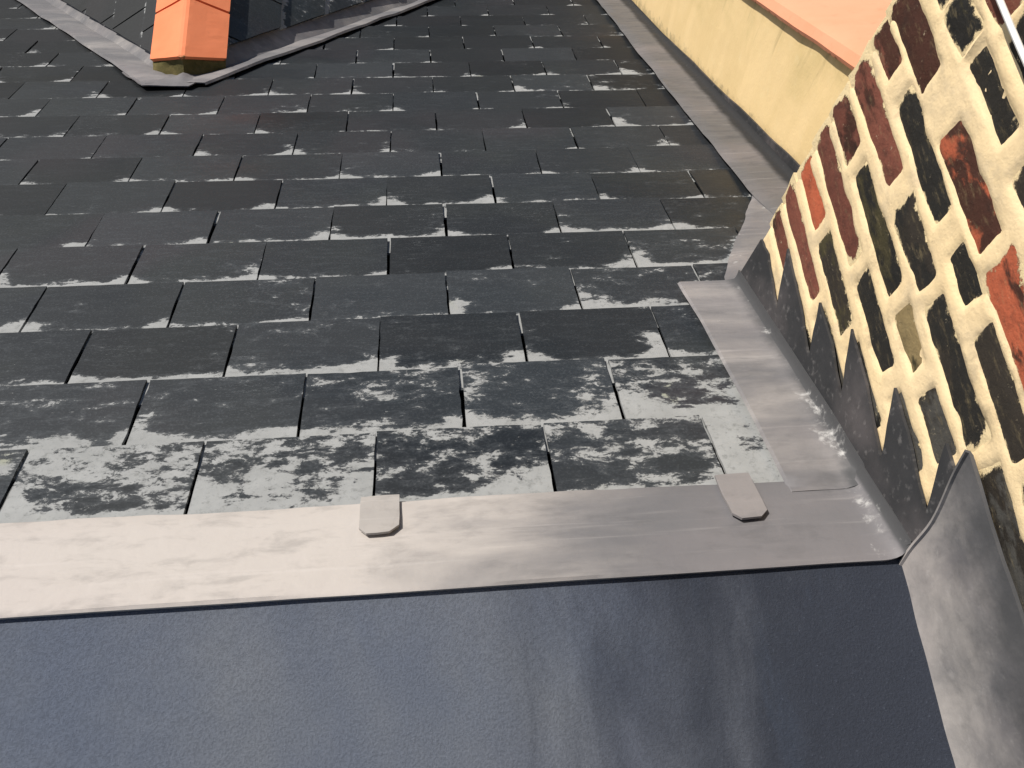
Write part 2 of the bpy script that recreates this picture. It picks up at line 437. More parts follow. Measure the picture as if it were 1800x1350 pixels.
# ------------------------------------------------------------------ main slate roof
roof = empty('slate_roof', RP(0, 0), 'main slope of dark grey slates crusted with pale lichen, below the lead capping strip', 'roof', kind='thing')
v, f = prism([RP(-18, -0.8, -0.12), RP(9, -0.8, -0.12), RP(9, 27, -0.12), RP(-18, 27, -0.12)],
             [RP(-18, -0.8, -0.5), RP(9, -0.8, -0.5), RP(9, 27, -0.5), RP(-18, 27, -0.5)])
mesh('roof_underlay', v, f, M['deck'], roof)

WID = 1.5187
JO = {1: [-3.05, -1.54, -0.01, 1.53, 3.03], 2: [-2.26, -0.73, 0.8, 2.31], 3: [-3.08, -1.56, -0.03, 1.5, 3.01],
      4: [-3.86, -2.32, -0.8, 0.74, 2.25], 5: [-3.02, -1.5, 0.04, 1.56, 3.09], 6: [-3.77, -2.26, -0.73, 0.78, 2.29, 3.84],
      7: [-4.57, -3.06, -1.55, -0.02, 1.51, 3.01], 8: [-5.28, -3.77, -2.26, -0.73, 0.78, 2.29, 3.81],
      9: [-4.56, -3.04, -1.52, 0.0, 1.52, 3.02], 10: [-5.27, -3.77, -2.24, -0.74, 0.77, 2.3, 3.83],
      11: [-6.05, -4.55, -3.02, -1.48, 0.02, 1.55, 3.07]}
VA = 11.62           # where the valleys of the cross roof meet
XR = -3.95           # ridge of the cross roof
def slate_geo(poly, r, uL, uR, rng, tilt=0.040, th=0.032, lift=0.0):
    poly = roughen(poly, 0.14, 0.0045, rng)
    j1, j2 = rng.uniform(-0.004, 0.006), rng.uniform(-0.004, 0.004)
    uc = (uL + uR) / 2
    hh = lambda u, vv: tilt * (vv - (r - 1)) + lift + (j1 + j2 * (u - uc)) * (vv - (r - 1) > -0.05) 
    top = [RP(u, vv, hh(u, vv)) for u, vv in poly]
    bot = [RP(u, vv, hh(u, vv) - th) for u, vv in poly]
    V, F = prism(top, bot)
    at = dict(dn=[p[1] - (r - 1) for p in poly] * 2, dl=[p[0] - uL for p in poly] * 2, dr=[uR - p[0] for p in poly] * 2)
    return V, F, at

def lichen_for(r, uc, rng):
    base = {1: 0.90, 2: 0.64, 3: 0.52, 4: 0.43, 5: 0.38, 6: 0.36}.get(r, 0.33)
    if r == 1 and uc > 2.6: base = 1.0
    if r in (2, 3) and uc > 2.4: base += 0.08
    if r in (4, 5, 6) and uc > 2.9: base += 0.20
    elif uc > 3.9: base += 0.12
    return max(0.05, base + rng.uniform(-0.09, 0.10))

far = {k: ([], [], dict(dn=[], dl=[], dr=[])) for k in (0.88, 0.58, 0.36)}
U_RIGHT = 5.45
for r in range(1, 27):
    js = list(JO.get(r, []))
    if not js:
        off = 0.0 if r % 2 else WID / 2
        js = [k * WID + off + RND.uniform(-0.02, 0.02) for k in range(-1, 2)]
    while js[0] > -17: js.insert(0, js[0] - WID)
    while js[-1] < U_RIGHT: js.append(js[-1] + WID)
    for a, b in zip(js[:-1], js[1:]):
        rng = random.Random(int(r * 1000 + a * 10))
        gap = rng.uniform(0.007, 0.015)
        uL, uR = a + gap, b - gap
        sk = rng.uniform(-0.016, 0.016)
        tail = r + rng.uniform(-0.02, 0.02) + (rng.uniform(0.03, 0.06) if rng.random() < 0.06 else 0)
        poly = [(uL, r - 1.33), (uR, r - 1.33), (uR + sk, tail + rng.uniform(-0.008, 0.008)), (uL + sk, tail)]
        lim = 3.78 if r <= 3 else (4.42 if r == 4 else (4.85 if r == 5 else U_RIGHT))
        poly = clip(poly, (1, 0), lim)
        if len(poly) < 3: continue
        uc0 = (a + b) / 2
        # cut along the valleys of the cross roof
        if uc0 < XR:
            poly = clip(poly, (1, 0.665), XR + 0.665 * VA + 0.05)
        else:
            poly = clip(poly, (-1, 0.665), -XR + 0.665 * VA + 0.05)
        if len(poly) < 3 or area(poly) < 0.05: continue
        uR2 = min(uR, lim)
        uc = sum(p[0] for p in poly) / len(poly); vc = sum(p[1] for p in poly) / len(poly)
        V, F, at = slate_geo(poly, r, uL, uR2, rng)
        vis = any(in_view(RP(x, y), 5) for x, y in ((uc, vc), (uL, r - 0.1), (uR2, r - 0.1), (uL, r - 0.9), (uR2, r - 0.9)))
        if vis and r < 22:
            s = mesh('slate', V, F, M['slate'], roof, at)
            s['lichen'] = lichen_for(r, uc, rng); s['tone'] = max(0.05, min(1.0, 0.95 - 0.045 * r + rng.uniform(-0.38, 0.38)))  # base tone drops course by course down the slope, with random spread per slate
        else:
            fV, fF, fA = far[0.88 if r == 1 else (0.58 if r < 4 else 0.36)]
            n0 = len(fV)
            fV += V; fF += [[i + n0 for i in ff] for ff in F]
            for k in fA: fA[k] += at[k]
for k, (fV, fF, fA) in far.items():          # courses outside the frame
    o = mesh('slate_courses', fV, fF, M['slate'], roof, fA)
    o['kind'] = 'stuff'; o['lichen'] = k; o['tone'] = 0.6

# ------------------------------------------------------------------ cross roof with terracotta ridge
TH = math.atan(0.752); ST, CT = math.sin(TH), math.cos(TH)
ZR = -VA * S30; YA = VA * C30
def WP(sg, rr, y, h=0.0):
    return (XR + sg * (rr * CT + h * ST), y, ZR - rr * ST + h * CT)
cross = empty('cross_roof', (XR, YA, ZR), 'smaller slate roof with terracotta ridge between two lead valleys', 'roof', kind='thing')
for sg in (-1, 1):
    def wp(a): return [WP(sg, rr, y, a) for rr, y in ((0, YA + 0.80), (0.05, YA + 0.8), (13.0, YA + 13.7), (13, 26), (0, 26))]
    top, bot = wp(-0.04), wp(-0.4)
    if sg > 0: top, bot = top, bot
    else: top, bot = top[::-1], bot[::-1]
    v, f = prism(top, bot)
    mesh('roof_underlay', v, f, M['deck'], cross)
    tails = [1.85, 2.9, 3.9, 4.95, 6.0, 7.0, 8.0, 9.0] if sg > 0 else [1.2, 2.36, 3.55, 4.7, 5.8, 6.9, 8.0, 9.1]
    offs = [12.62, 13.25] if sg > 0 else [12.1, 12.92]
    edge = 0.58 if sg > 0 else 0.38
    heads = [0.0] + tails[:-1]
    wf_V, wf_F, wf_at = [], [], dict(dn=[], dl=[], dr=[])
    for k, (h0, t0) in enumerate(zip(heads, tails)):
        y = offs[(k + (1 if sg > 0 else 0)) % 2] if sg > 0 else offs[k % 2]
        if sg < 0 and k == 2: y = 13.48
        while y > 10: y -= WID
        while y < 25:
            rng = random.Random(int(k * 77 + y * 13 + sg * 5))
            a, b = y + 0.02, y + WID - 0.02
            poly = [(h0 - 0.25, a), (t0 + rng.uniform(-.012, .012), a), (t0 + rng.uniform(-.012, .012), b), (h0 - 0.25, b)]
            poly = [(max(p[0], 0.02), p[1]) for p in poly]
            kk = 0.577 / ST
            poly = clip(poly, (1, -kk), -kk * YA - edge)
            poly = clip(poly, (0, -1), -11.15)
            y += WID
            if len(poly) < 3 or area(poly) < 0.06: continue
            poly = roughen(poly, 0.3, 0.005, rng)
            hh = lambda rr: 0.10 + 0.055 * (rr - h0)
            top = [WP(sg, p[0], p[1], hh(p[0])) for p in poly]; bot = [WP(sg, p[0], p[1], hh(p[0]) - 0.045) for p in poly]
            if sg < 0: top, bot = top[::-1], bot[::-1]
            ps = poly if sg > 0 else poly[::-1]
            V, F = prism(top, bot)
            at = dict(dn=[p[0] - h0 for p in ps] * 2, dl=[p[1] - a for p in ps] * 2, dr=[b - p[1] for p in ps] * 2)
            c = [sum(q[i] for q in top) / len(top) for i in range(3)]
            if in_view(c, 30) or any(in_view(q, 0) for q in top):
                s = mesh('slate', V, F, M['slate'], cross, at)
                s['lichen'] = (0.55 if sg > 0 else 0.10) + rng.uniform(-0.12, 0.12); s['tone'] = 1.0 if sg > 0 else 0.15  # right wing slates set paler, left wing slates darker
            else:
                n0 = len(wf_V); wf_V += V; wf_F += [[i + n0 for i in ff] for ff in F]
                for q in wf_at: wf_at[q] += at[q]
    if wf_V:
        o = mesh('slate_courses', wf_V, wf_F, M['slate'], cross, wf_at); o['kind'] = 'stuff'; o['lichen'] = 0.3; o['tone'] = 0.5

# terracotta ridge tiles: angular, two straight wings and a rolled crown
XT = XR + 0.03
def ridge_tile(y0, y1, lift):
    ny = 14
    prof = [(-0.72, -0.40), (-0.55, -0.30), (-0.35, -0.185), (-0.12, -0.045), (-0.06, -0.01), (0, 0.0), (0.06, -0.01), (0.12, -0.045), (0.35, -0.185), (0.55, -0.30), (0.72, -0.40)]
    rake = 0.5 if y0 < 10.7 else 0.0
    ts = np.linspace(0, 1, ny)
    P = [[(XT + px, (y0 + rake * abs(px)) * (1 - q) + y1 * q, ZR + 0.21 + pz + lift + 0.005 * float(vn(q * 9 + y0, px * 5, 4))) for q in ts] for px, pz in prof]
    v, f = sheet(P, 0.08)
    at = [(0.60 if abs(px) < 0.07 else (0.30 if abs(px) < 0.2 else (0.55 if abs(px) > 0.7 else 0.1))) + (0.25 if q == 0 else 0) for px, pz in prof for q in ts]
    return v, f, at + at
yy = 10.62
for k in range(5):
    ln = 1.55 if k == 0 else 2.5
    v, f, at = ridge_tile(yy + (0.015 if k else 0), yy + ln - 0.03, 0.012 * (k % 2))
    t = mesh('ridge_tile', v, f, M['tile'], cross, dict(edge=at), smooth=False)
    yy += ln
# mossy mortar bedding that closes the end of the ridge, ragged
XT = XR + 0.03
P = []
for px in np.linspace(-0.70, 0.70, 19):
    zt = ZR + 0.21 - 0.075 - 0.57 * abs(px)
    row = []
    for q in np.linspace(0, 1, 7):
        yb = 10.66 + 0.42 * abs(px) + 0.03 * float(vn(px * 7, q * 4, 15)) - 0.22 * q
        zb = -yb * T30 - 0.02
        row.append((XT + px + 0.02 * float(vn(px * 9, q * 5, 16)), yb - 0.02, zt + (zb - zt) * q if zb < zt else zt - 0.05 * q))
    P.append([(row[0][0], row[0][1] + 0.4, row[0][2])] + row)
v, f = sheet([r[::-1] for r in P], 0.05)
mesh('mortar_bedding', v, f, M['bedding'], cross, smooth=True)

# ------------------------------------------------------------------ lead: valleys and saddle
def lead_attrs(P, grey_amt=0.5, lime=None, dirt=None):
    P = np.array(P); n = P.shape[0] * P.shape[1]
    fn = lambda q: (np.full(n, q) if not callable(q) else np.array([q(*p) for p in P.reshape(-1, 3)]))
    a = dict(grey_share=fn(grey_amt), lime=fn(lime if lime is not None else 0.0), dirt=fn(dirt if dirt is not None else 0.0))
    return {k: np.concatenate([x, x]) for k, x in a.items()}

for sg, lab in ((-1, 'grey lead valley sheet down the dark side of the ridge, towards the top left corner'),
                (1, 'grey lead valley sheet below the paler cross roof slates, with a black shadow line')):
    P = []
    for vv in np.linspace(VA - 0.05, 26, 60):
        dx = 0.665 * (vv - VA)
        row = []
        uo = (-4.50 - 0.662 * (vv - 11.45)) if sg < 0 else (-3.55 + 0.645 * (vv - 11.45))
        uo += 0.03 * float(vn(vv * 1.3, 0, 8 + sg))
        uc = XR + sg * dx
        if (uc - uo) * sg > -0.08: uc = uo - sg * 0.08
        for t in (0, 0.03, 0.5, 1.0):
            row.append(RP(uo + (uc - uo) * t, vv, 0.075 + 0.02 * float(vn(vv * 2, t * 3, 5)) + 0.03 * (t > 0.02) - (0.03 if t == 1.0 else 0)))
        # rising part on the cross roof
        xc, yc, zc = RP(uc, vv, 0.06)
        qm = min(1.0, max(0.02, (abs(uc - XR) - 0.55) / CT * 0.9))
        for q in (0.25 * qm, 0.6 * qm, qm):
            row.append((xc - sg * q * CT, yc, zc + q * ST + 0.0))
        P.append(row)
    if sg > 0: P = [r[::-1] for r in P]
    v, f = sheet(P, 0.02)
    v = np.array(v)
    at = lead_attrs(P, 0.74, 0.15, 0.0)
    o = mesh('valley_lead', v, f, M['lead'], None, at, smooth=True)
    tag(o, lab, 'lead flashing')

# saddle at the foot of the ridge
P = []
for i, vv in enumerate(np.linspace(11.42, 12.45, 14)):
    row = []
    wl, wr = -4.58 - 0.62 * (vv - 11.45), -3.72 + 0.62 * (vv - 11.45)
    for s_ in np.linspace(0, 1, 25):
        u_ = wl + (wr - wl) * s_
        fold = 0.06 * math.exp(-((u_ - XT + 0.02) / 0.10) ** 2) * min(1, max(0, (vv - 11.42) * 2.0))
        row.append(RP(u_, vv + (0.02 * float(vn(u_ * 4, 0, 4)) if i == 0 else 0), 0.115 - 0.05 * max(0, min(1, (vv - 11.8) * 2)) + fold * (1 if vv < 12.2 else 0.3) + 0.018 * float(vn(u_ * 3.5, vv * 3.5, 6)) + 0.01 * float(vn(u_ * 9, vv * 9, 7))))
    P.append(row)
P = [list(c) for c in zip(*P)]
v, f = sheet(P, 0.02)
at = lead_attrs(P, 0.85, lambda x, y, z: max(0.0, 0.42 - 0.8 * abs(x - XT + 0.05)), 0.05)
o = mesh('lead_saddle', v, f, M['lead'], None, at, smooth=True)
tag(o, 'crumpled lead saddle at the foot of the terracotta ridge', 'lead flashing')
# ------------------------------------------------------------------ lead capping strip along the top of the slates, with its clips
cap = empty('lead_capping', RP(0, -0.4, 0.03), 'long pale lead capping strip between the slates and the blue felt', 'lead flashing')
us = list(np.linspace(-16, 3.96, 150)) + [4.01, 4.055, 4.09, 4.11, 4.122, 4.13, 4.135]
rise = {4.01: .006, 4.055: .02, 4.09: .045, 4.11: .075, 4.122: .105, 4.13: .135, 4.135: .16}
P = []
for u_ in us:
    far = 0.075 - 0.010 * max(0, u_) + 0.018 * float(vn(u_ * 0.9, 0, 21)) + 0.006 * float(vn(u_ * 5, 0, 22))
    row = []
    for q in (0, 0.02, 0.2, 0.4, 0.6, 0.8, 0.93, 0.985):
        vv = far + (-0.885 - far) * q
        row.append(RP(u_, vv, rise.get(u_, 0) + 0.060 + 0.007 * float(vn(u_ * 0.8, vv * 2.2, 23)) + 0.004 * float(vn(u_ * 3, vv * 5, 24)) - (0.012 if q == 0 else 0)))
    e = RP(u_, -0.895 + 0.003 * float(vn(u_ * 2, 1, 25)), 0.055 + rise.get(u_, 0))
    row.append((e[0], e[1] - 0.005, e[2] - 0.012))
    row.append((e[0], e[1] - 0.006, e[2] - 0.060 + 0.004 * float(vn(u_ * 1.5, 1, 26))))
    P.append(row)
P = P[::-1] if False else P
P = [r[::-1] for r in P]
v, f = sheet(P, 0.018)
def cap_grey(x, y, z): return max(0.0, min(1.0, (x + 1.0) / 4.3)) * 0.98 + 0.02  # lead goes from pale to grey towards the right end
def cap_lime(x, y, z): return max(0.0, 0.52 - abs(x - 4.05) * 1.5)
at = lead_attrs(P, cap_grey, cap_lime, lambda x, y, z: max(0.0, (x - 2.6)) * 0.12 + 0.8 * max(0.0, min(1.0, (x - 4.085) / 0.03)))  # darkens further at the right end and on the turn-up
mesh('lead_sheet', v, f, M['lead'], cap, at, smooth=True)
for (u0, u1, v0, v1, drop) in ((-0.11, 0.205, 0.10, -0.33, 0), (2.90, 3.20, 0.13, -0.41, 1)):
    ch = 0.075
    prof = [(v0, 0.085), (v0 - 0.08, 0.10), (0.35 * v0 + 0.65 * (v1 + ch), 0.105), (v1 + ch, 0.115)]
    out = [(u0, v0), (u1, v0 + 0.01), (u1, v1 + ch), (u1 - ch, v1), (u0 + ch * 0.8, v1 - 0.01), (u0, v1 + ch * 0.8)]
    out = roughen(out, 0.12, 0.004, random.Random(int(u0 * 10)))
    hf = lambda vv: 0.088 + 0.022 * max(0, (v0 - vv) / (v0 - v1)) ** 2
    top = [RP(a, b, hf(b)) for a, b in out][::-1]; bot = [RP(a, b, hf(b) - 0.022) for a, b in out][::-1]
    v, f = prism(top, bot)
    n = len(v)
    o = mesh('lead_clip', v, f, M['lead_clip'], cap, dict(grey_share=[0.42 + 0.5 * drop] * n, lime=[0.0] * n, dirt=[0.0] * n))

# ------------------------------------------------------------------ brick chimney stack
XW = 4.2
chim = empty('brick_chimney', (XW + 1.5, -1, 0), 'old brick chimney stack with thick smeared cream mortar and sooty bricks', 'chimney')
Y_END = 3.12
BL, BK, BR, RD, OR, TN, GY, OL = ((0.014, 0.013, 0.011), (0.028, 0.022, 0.016), (0.055, 0.019, 0.011), (0.17, 0.055, 0.035), (0.42, 0.10, 0.045), (0.30, 0.22, 0.10), (0.085, 0.08, 0.07), (0.05, 0.042, 0.018))
# (course centre z, height, [(y far, y near, colour, second colour, share)])
COURSES = [
 (-1.26, 0.28, []), (-0.84, 0.28, []),
 (-0.44, 0.28, [(3.10, 2.42, BR, RD, .5)]),
 (-0.02, 0.28, [(3.13, 1.86, RD, BR, .35), (1.70, 0.75, GY, BK, .5)]),
 (0.41, 0.29, [(3.10, 2.42, OR, BR, .40), (2.27, 1.32, OL, BK, .5), (1.15, 0.35, GY, BL, .5)]),
 (0.83, 0.29, [(3.13, 1.76, RD, BR, .30), (1.60, 0.68, BL, TN, .30), (0.50, -0.2, GY, TN, .4)]),
 (1.25, 0.29, [(3.11, 2.56, RD, BR, .45), (2.41, 1.20, OL, BL, .55), (1.04, 0.50, TN, OL, .4), (0.32, -0.20, GY, BK, .4), (-0.35, -1.3, GY, BL, .5)]),
 (1.665, 0.30, [(3.14, 1.95, RD, BR, .42), (1.70, 1.00, BL, BK, .5), (0.88, -0.25, BL, BK, .45), (-0.42, -1.6, BK, GY, .5)]),
 (2.06, 0.27, [(3.12, 2.68, BR, RD, .45), (2.46, 1.32, BL, BK, .4), (1.08, 0.62, BL, OL, .3), (0.43, -0.47, BK, OL, .35), (-0.62, -1.8, BK, RD, .4)]),
 (2.40, 0.34, [(3.14, 2.28, BR, OR, .28), (1.84, 0.86, BR, OR, .42), (0.73, -0.23, BR, OR, .60), (-0.4, -1.6, OR, BR, .4)]),
 (2.87, 0.28, [(3.10, 2.62, BL, BK, .4), (2.53, 2.16, BL, OL, .4), (2.10, 1.34, BL, BK, .4), (1.15, 0.2, BK, BR, .4), (0.0, -1.2, BL, BR, .4)]),
 (3.24, 0.28, [(3.12, 2.50, BR, OR, .4), (2.34, 2.02, RD, BR, .4), (1.94, 0.85, BL, OL, .4), (0.7, -0.4, BK, BL, .4)]),
 (3.64, 0.28, [(3.10, 2.3, BR, BK, .4), (2.14, 1.0, BL, OL, .4), (0.85, -0.3, RD, BR, .4)]),
]
allb = []
for ci, (zc, hz, bl) in enumerate(COURSES):
    hz += 0.045; bl = [(b[0] + 0.03, b[1] - 0.03) + tuple(b[2:]) for b in bl]
    allb += [(zc, hz) + b for b in bl]
    y = (bl[-1][1] if bl else 0.9) - 0.15
    q = random.Random(ci)
    while y > -6:                       # the bond carries on out of frame
        ln = q.choice((1.12, 1.12, 0.55)); allb.append((zc, hz, y, y - ln, q.choice((BL, BK, BR, RD)), q.choice((BK, GY, OR)), 0.4)); y -= ln + 0.14
q = random.Random(5)
for ci in range(8):
    y = Y_END
    if ci % 2: y += 0.0
    first = True
    while y > -6:
        ln = (0.55 if (ci % 2 and first) else q.choice((1.12, 1.1, 1.14))); first = False
        allb.append((4.05 + 0.415 * ci, 0.29, y, y - ln, q.choice((BL, BK, BR, RD)), q.choice((BK, GY, OR)), 0.4)); y -= ln + 0.14
ZTOP = 7.2
def flash_top(y):
    """height of the stepped lead along the wall: below it nothing of the wall shows"""
    return -y * T30 + 0.3

# mortar body: a lumpy face towards the roof, plain other faces
gy = np.concatenate([np.linspace(-6, -1.7, 44), np.linspace(-1.66, Y_END, 150)])
gz = np.concatenate([np.linspace(-2.3, 3.5, 170), np.linspace(3.56, ZTOP, 40)])
GY_, GZ_ = np.meshgrid(gy, gz, indexing='ij')
sd = np.full(GY_.shape, 9.0)
for (zc, hz, ya, yb, c1, c2, sh) in allb:
    wob = 0.025 * vn(GY_ * 5, GZ_ * 5, 31)
    d1 = np.maximum(np.abs(GY_ - (ya + yb) / 2) - abs(ya - yb) / 2, np.abs(GZ_ - zc) - hz / 2) + wob
    sd = np.minimum(sd, d1)
prof = np.clip(sd / 0.06, -1, 1)
out = 0.008 + 0.001 * prof + 0.008 * fbm(GY_ * 2.2, GZ_ * 3.0, 4, 3) + 0.007 * fbm(GY_ * 11, GZ_ * 11, 3, 8)
out = out - 0.03 * np.clip((-sd - 0.015) / 0.05, 0, 1)
edgef = np.clip((Y_END - GY_) / 0.12, 0, 1)
GX_ = XW - out + 0.05 * (1 - edgef) ** 2
GYj = GY_ + np.where(GY_ > Y_END - 1e-6, 0.03 * fbm(GZ_ * 3, GZ_ * 0 + 2, 3, 12), 0)
ni, nj = GY_.shape
V = np.stack([GX_, GYj, GZ_], -1).reshape(-1, 3).tolist()
F = []
for i in range(ni - 1):
    for j in range(nj - 1):
        a, b, c, d = i * nj + j, (i + 1) * nj + j, (i + 1) * nj + j + 1, i * nj + j + 1
        F.append((a, d, c, b))
soot = np.clip(0.25 + 0.35 * vn(GY_ * 0.9, GZ_ * 1.1, 40) - 0.12 * prof, 0, 1).reshape(-1)
b0 = len(V)
XB = 8.6
bx, bf = box(XW + 0.06, XB, -6, Y_END - 0.02, -2.6, ZTOP)
V += bx; F += [tuple(i + b0 for i in ff) for ff in bf]
soot = np.concatenate([soot, np.full(8, 0.4)])
mesh('mortar', V, F, M['mortar'], chim, dict(soot=soot), smooth=True)

def brick_geo(zc, hz, ya, yb, rng):
    ny, nz = 9, 5
    sy = rng.uniform(0, 50)
    Yg = np.linspace(yb - 0.03, ya + 0.03, ny); Zg = np.linspace(zc - hz / 2 - 0.03, zc + hz / 2 + 0.03, nz)
    face = rng.uniform(-0.010, 0.016); ty, tz = rng.uniform(-.008, .008), rng.uniform(-.008, .008)
    V, at = [], []
    for i, y in enumerate(Yg):
        for j, z in enumerate(Zg):
            e = min(y - Yg[0], Yg[-1] - y, z - Zg[0], Zg[-1] - z)
            rd = 0.014 * max(0, 1 - e / 0.06) ** 1.5
            a_, b_ = (i / (ny - 1) - .5), (j / (nz - 1) - .5)
            V.append((XW + 0.004 - face - ty * a_ * 2 - tz * b_ * 2 + rd + 0.008 * float(vn(y * 6 + sy, z * 9, 50)),
                      y + (0.02 * float(vn(z * 8 + sy, 1, 51)) if i in (0, ny - 1) else 0), z + (0.014 * float(vn(y * 4 + sy, 1, 52)) if j in (0, nz - 1) else 0)))
            at.append(e - 0.03)
    F = []
    for i in range(ny - 1):
        for j in range(nz - 1):
            a, b, c, d = i * nz + j, (i + 1) * nz + j, (i + 1) * nz + j + 1, i * nz + j + 1
            F.append((a, d, c, b))
    rim = [i * nz for i in range(ny)] + [(ny - 1) * nz + j for j in range(1, nz)] + [i * nz + nz - 1 for i in range(ny - 2, -1, -1)] + [j for j in range(nz - 2, 0, -1)]
    n0 = len(V)
    for k in rim:
        V.append((XW + 0.3, V[k][1], V[k][2])); at.append(-0.05)
    m = len(rim)
    for k in range(m):
        F.append((rim[k], rim[(k + 1) % m], n0 + (k + 1) % m, n0 + k))
    return V, F, at
fb_V, fb_F, fb_at = [], [], []
for (zc, hz, ya, yb, c1, c2, sh) in allb:
    rng = random.Random(int(zc * 100) * 31 + int(ya * 100))
    yc = (ya + yb) / 2
    if zc + 0.1 < flash_top(ya) - 0.1: continue
    V, F, at = brick_geo(zc, hz, ya, yb, rng)
    if any(in_view((XW, y, zc), 15) for y in (ya, yc, yb)):
        o = mesh('brick', V, F, M['brick'], chim, dict(ed=at), smooth=True)
        kf = rng.uniform(0.8, 1.25); jit = lambda c: tuple(min(1, x * kf) for x in c)
        o.color = (*jit(c1), 1); o['second_colour'] = [*jit(c2)]; o['second_share'] = sh
    else:
        n0 = len(fb_V); fb_V += V; fb_F += [tuple(i + n0 for i in ff) for ff in F]; fb_at += at
o = mesh('brick_courses', fb_V, fb_F, M['brick'], chim, dict(ed=fb_at), smooth=True)
o.color = (*BR, 1); o['second_colour'] = [*BK]; o['second_share'] = 0.5; o['kind'] = 'stuff'

# ------------------------------------------------------------------ lead against the chimney
# base sheet lying on the slates and turned up the brickwork
P = []
for vv in [-0.10, -0.06, -0.02] + list(np.linspace(0.02, 3.42, 40)):
    row = []
    e0 = 3.50 + 0.02 * float(vn(vv * 1.2, 0, 61)) - 0.015 * vv
    e0 = min(e0, 3.98)
    for q, h in ((0, 0.100), (0.02, 0.115), (0.3, 0.118), (0.6, 0.118), (0.8, 0.120)):
        row.append(RP(e0 + (4.11 - e0) * q, vv, h - (0.075 if vv < 0 else 0.050 * max(0, 1 - vv * 1.2)) + 0.005 * float(vn(q * 3, vv * 1.5, 62)) + 0.004 * float(vn(q * 9, vv * 6, 63))))
    for du, h in ((4.105, 0.135), (4.13, 0.165), (4.145, 0.21), (4.152, 0.26)):
        row.append(RP(du + (0.012 if vv < 0.1 else 0), vv, h - (0.05 if vv < 0 else 0.03 * max(0, 1 - vv * 1.5)) + 0.006 * float(vn(du * 9, vv * 3, 64))))
    P.append(row)
v, f = sheet([r for r in P], 0.02)
def b_lime(x, y, z):
    vv = y * C30 - z * S30
    return max(0.16, 0.60 - 2.4 * abs(x - 4.07)) * (1.0 if vv < 1.6 else 0.7)
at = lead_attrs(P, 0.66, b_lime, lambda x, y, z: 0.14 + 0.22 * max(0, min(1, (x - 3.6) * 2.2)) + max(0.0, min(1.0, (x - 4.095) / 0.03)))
# orientation check: surface must face up
o = mesh('lead_soaker', v, f, M['lead'], None, at, smooth=True)
tag(o, 'grey lead sheet lying on the slates along the foot of the chimney', 'lead flashing')

# stepped cover flashing let into the courses
prof = [(3.06, -0.80), (2.82, -0.72), (2.18, -0.79), (2.60, -0.27), (2.0, -0.27), (1.38, -0.35), (1.76, 0.10), (1.3, 0.13), (0.78, 0.06), (1.25, 0.52), (0.7, 0.53), (0.06, 0.46), (0.52, 0.92), (0.0, 0.92), (-0.52, 0.88), (-0.12, 1.35), (-0.56, 1.36)]
low = [(y, -y * T30 + 0.10) for y in np.linspace(-0.72, 3.06, 26)]
def xo(y, z):
    hgt = z + y * T30
    return XW - 0.034 - 0.022 * (1.2 - hgt)
q_ = []
for a_, b_ in zip(prof[:-1], prof[1:]):
    for k_ in range(4):
        t_ = k_ / 4
        q_.append((a_[0] + (b_[0] - a_[0]) * t_ + RND.uniform(-.008, .008), a_[1] + (b_[1] - a_[1]) * t_ + RND.uniform(-.008, .008)))
ring = (q_ + [prof[-1]] + low)[::-1]
top = [(xo(y, z), y, z) for y, z in ring]; bot = [(x + 0.025, y, z) for x, y, z in top]
from mathutils.geometry import tessellate_polygon
def ngon_solid(name, top, bot, mat, parent, attrs_fn):
    n = len(top)
    tris = tessellate_polygon([[Vector((p[1], p[2], 0)) for p in top]])
    V = list(top) + list(bot)
    F = []
    for t3 in tris:
        a_, b_, c_ = (Vector(top[i]) for i in t3)
        t3 = list(t3) if (b_ - a_).cross(c_ - a_).x < 0 else list(t3)[::-1]
        F.append(t3); F.append([i + n for i in t3[::-1]])
    for i in range(n):
        F.append([i, (i + 1) % n, n + (i + 1) % n, n + i])
    at = {k: [fn(*p) for p in V] for k, fn in attrs_fn.items()}
    return mesh(name, V, F, mat, parent, at)
o = ngon_solid('stepped_flashing', top, bot, M['lead_dark'], None, dict(grey_share=lambda x, y, z: 0.5, lime=lambda x, y, z: 0.12, dirt=lambda x, y, z: 0.1))
tag(o, 'dark lead flashing cut in saw-tooth steps into the brick courses', 'lead flashing')

# flat-roof side: tall lead upstand dressed over the end of the stepped flashing
P = []
ts = np.linspace(0, 1, 60)
for t_ in ts:
    row = []
    for q in np.linspace(0, 1, 16):
        z = 0.42 + 1.20 * q
        yfar = -0.80 + 0.52 * q ** 1.15 + 0.03 * math.sin(q * 9) * (1 - q)
        y = yfar + (-6.0 - yfar) * t_ ** 1.6
        x = XW - 0.048 - 0.04 * math.exp(-q * 6) + 0.014 * float(vn(y * 1.3, z * 2.0, 80)) + 0.006 * float(vn(y * 4, z * 5, 81))
        if t_ < 0.012: x -= 0.022
        z2 = z + (0.02 * float(vn(y * 1.1, 0, 82)) * q)
        row.append((x, y, z2))
    # foot turned out on to the felt
    foot = [(row[0][0] - 0.012, row[0][1], 0.425)]
    P.append(foot + row)
v, f = sheet([r for r in P], 0.028)
v = np.array(v)
def up_pat(x, y, z): return 0.42 + 0.28 * (z - 0.4)
def up_dirt(x, y, z): return max(0.0, min(0.85, 0.75 * (z - 0.62) + 0.10 * (-y - 0.8)))
at = lead_attrs(P, up_pat, lambda x, y, z: max(0.0, 0.42 - (z - 0.37) * 0.9), up_dirt)
o = mesh('lead_upstand', v, f, M['lead'], None, at, smooth=True)
tag(o, 'tall pale grey lead upstand between the blue felt and the chimney bricks', 'lead flashing')

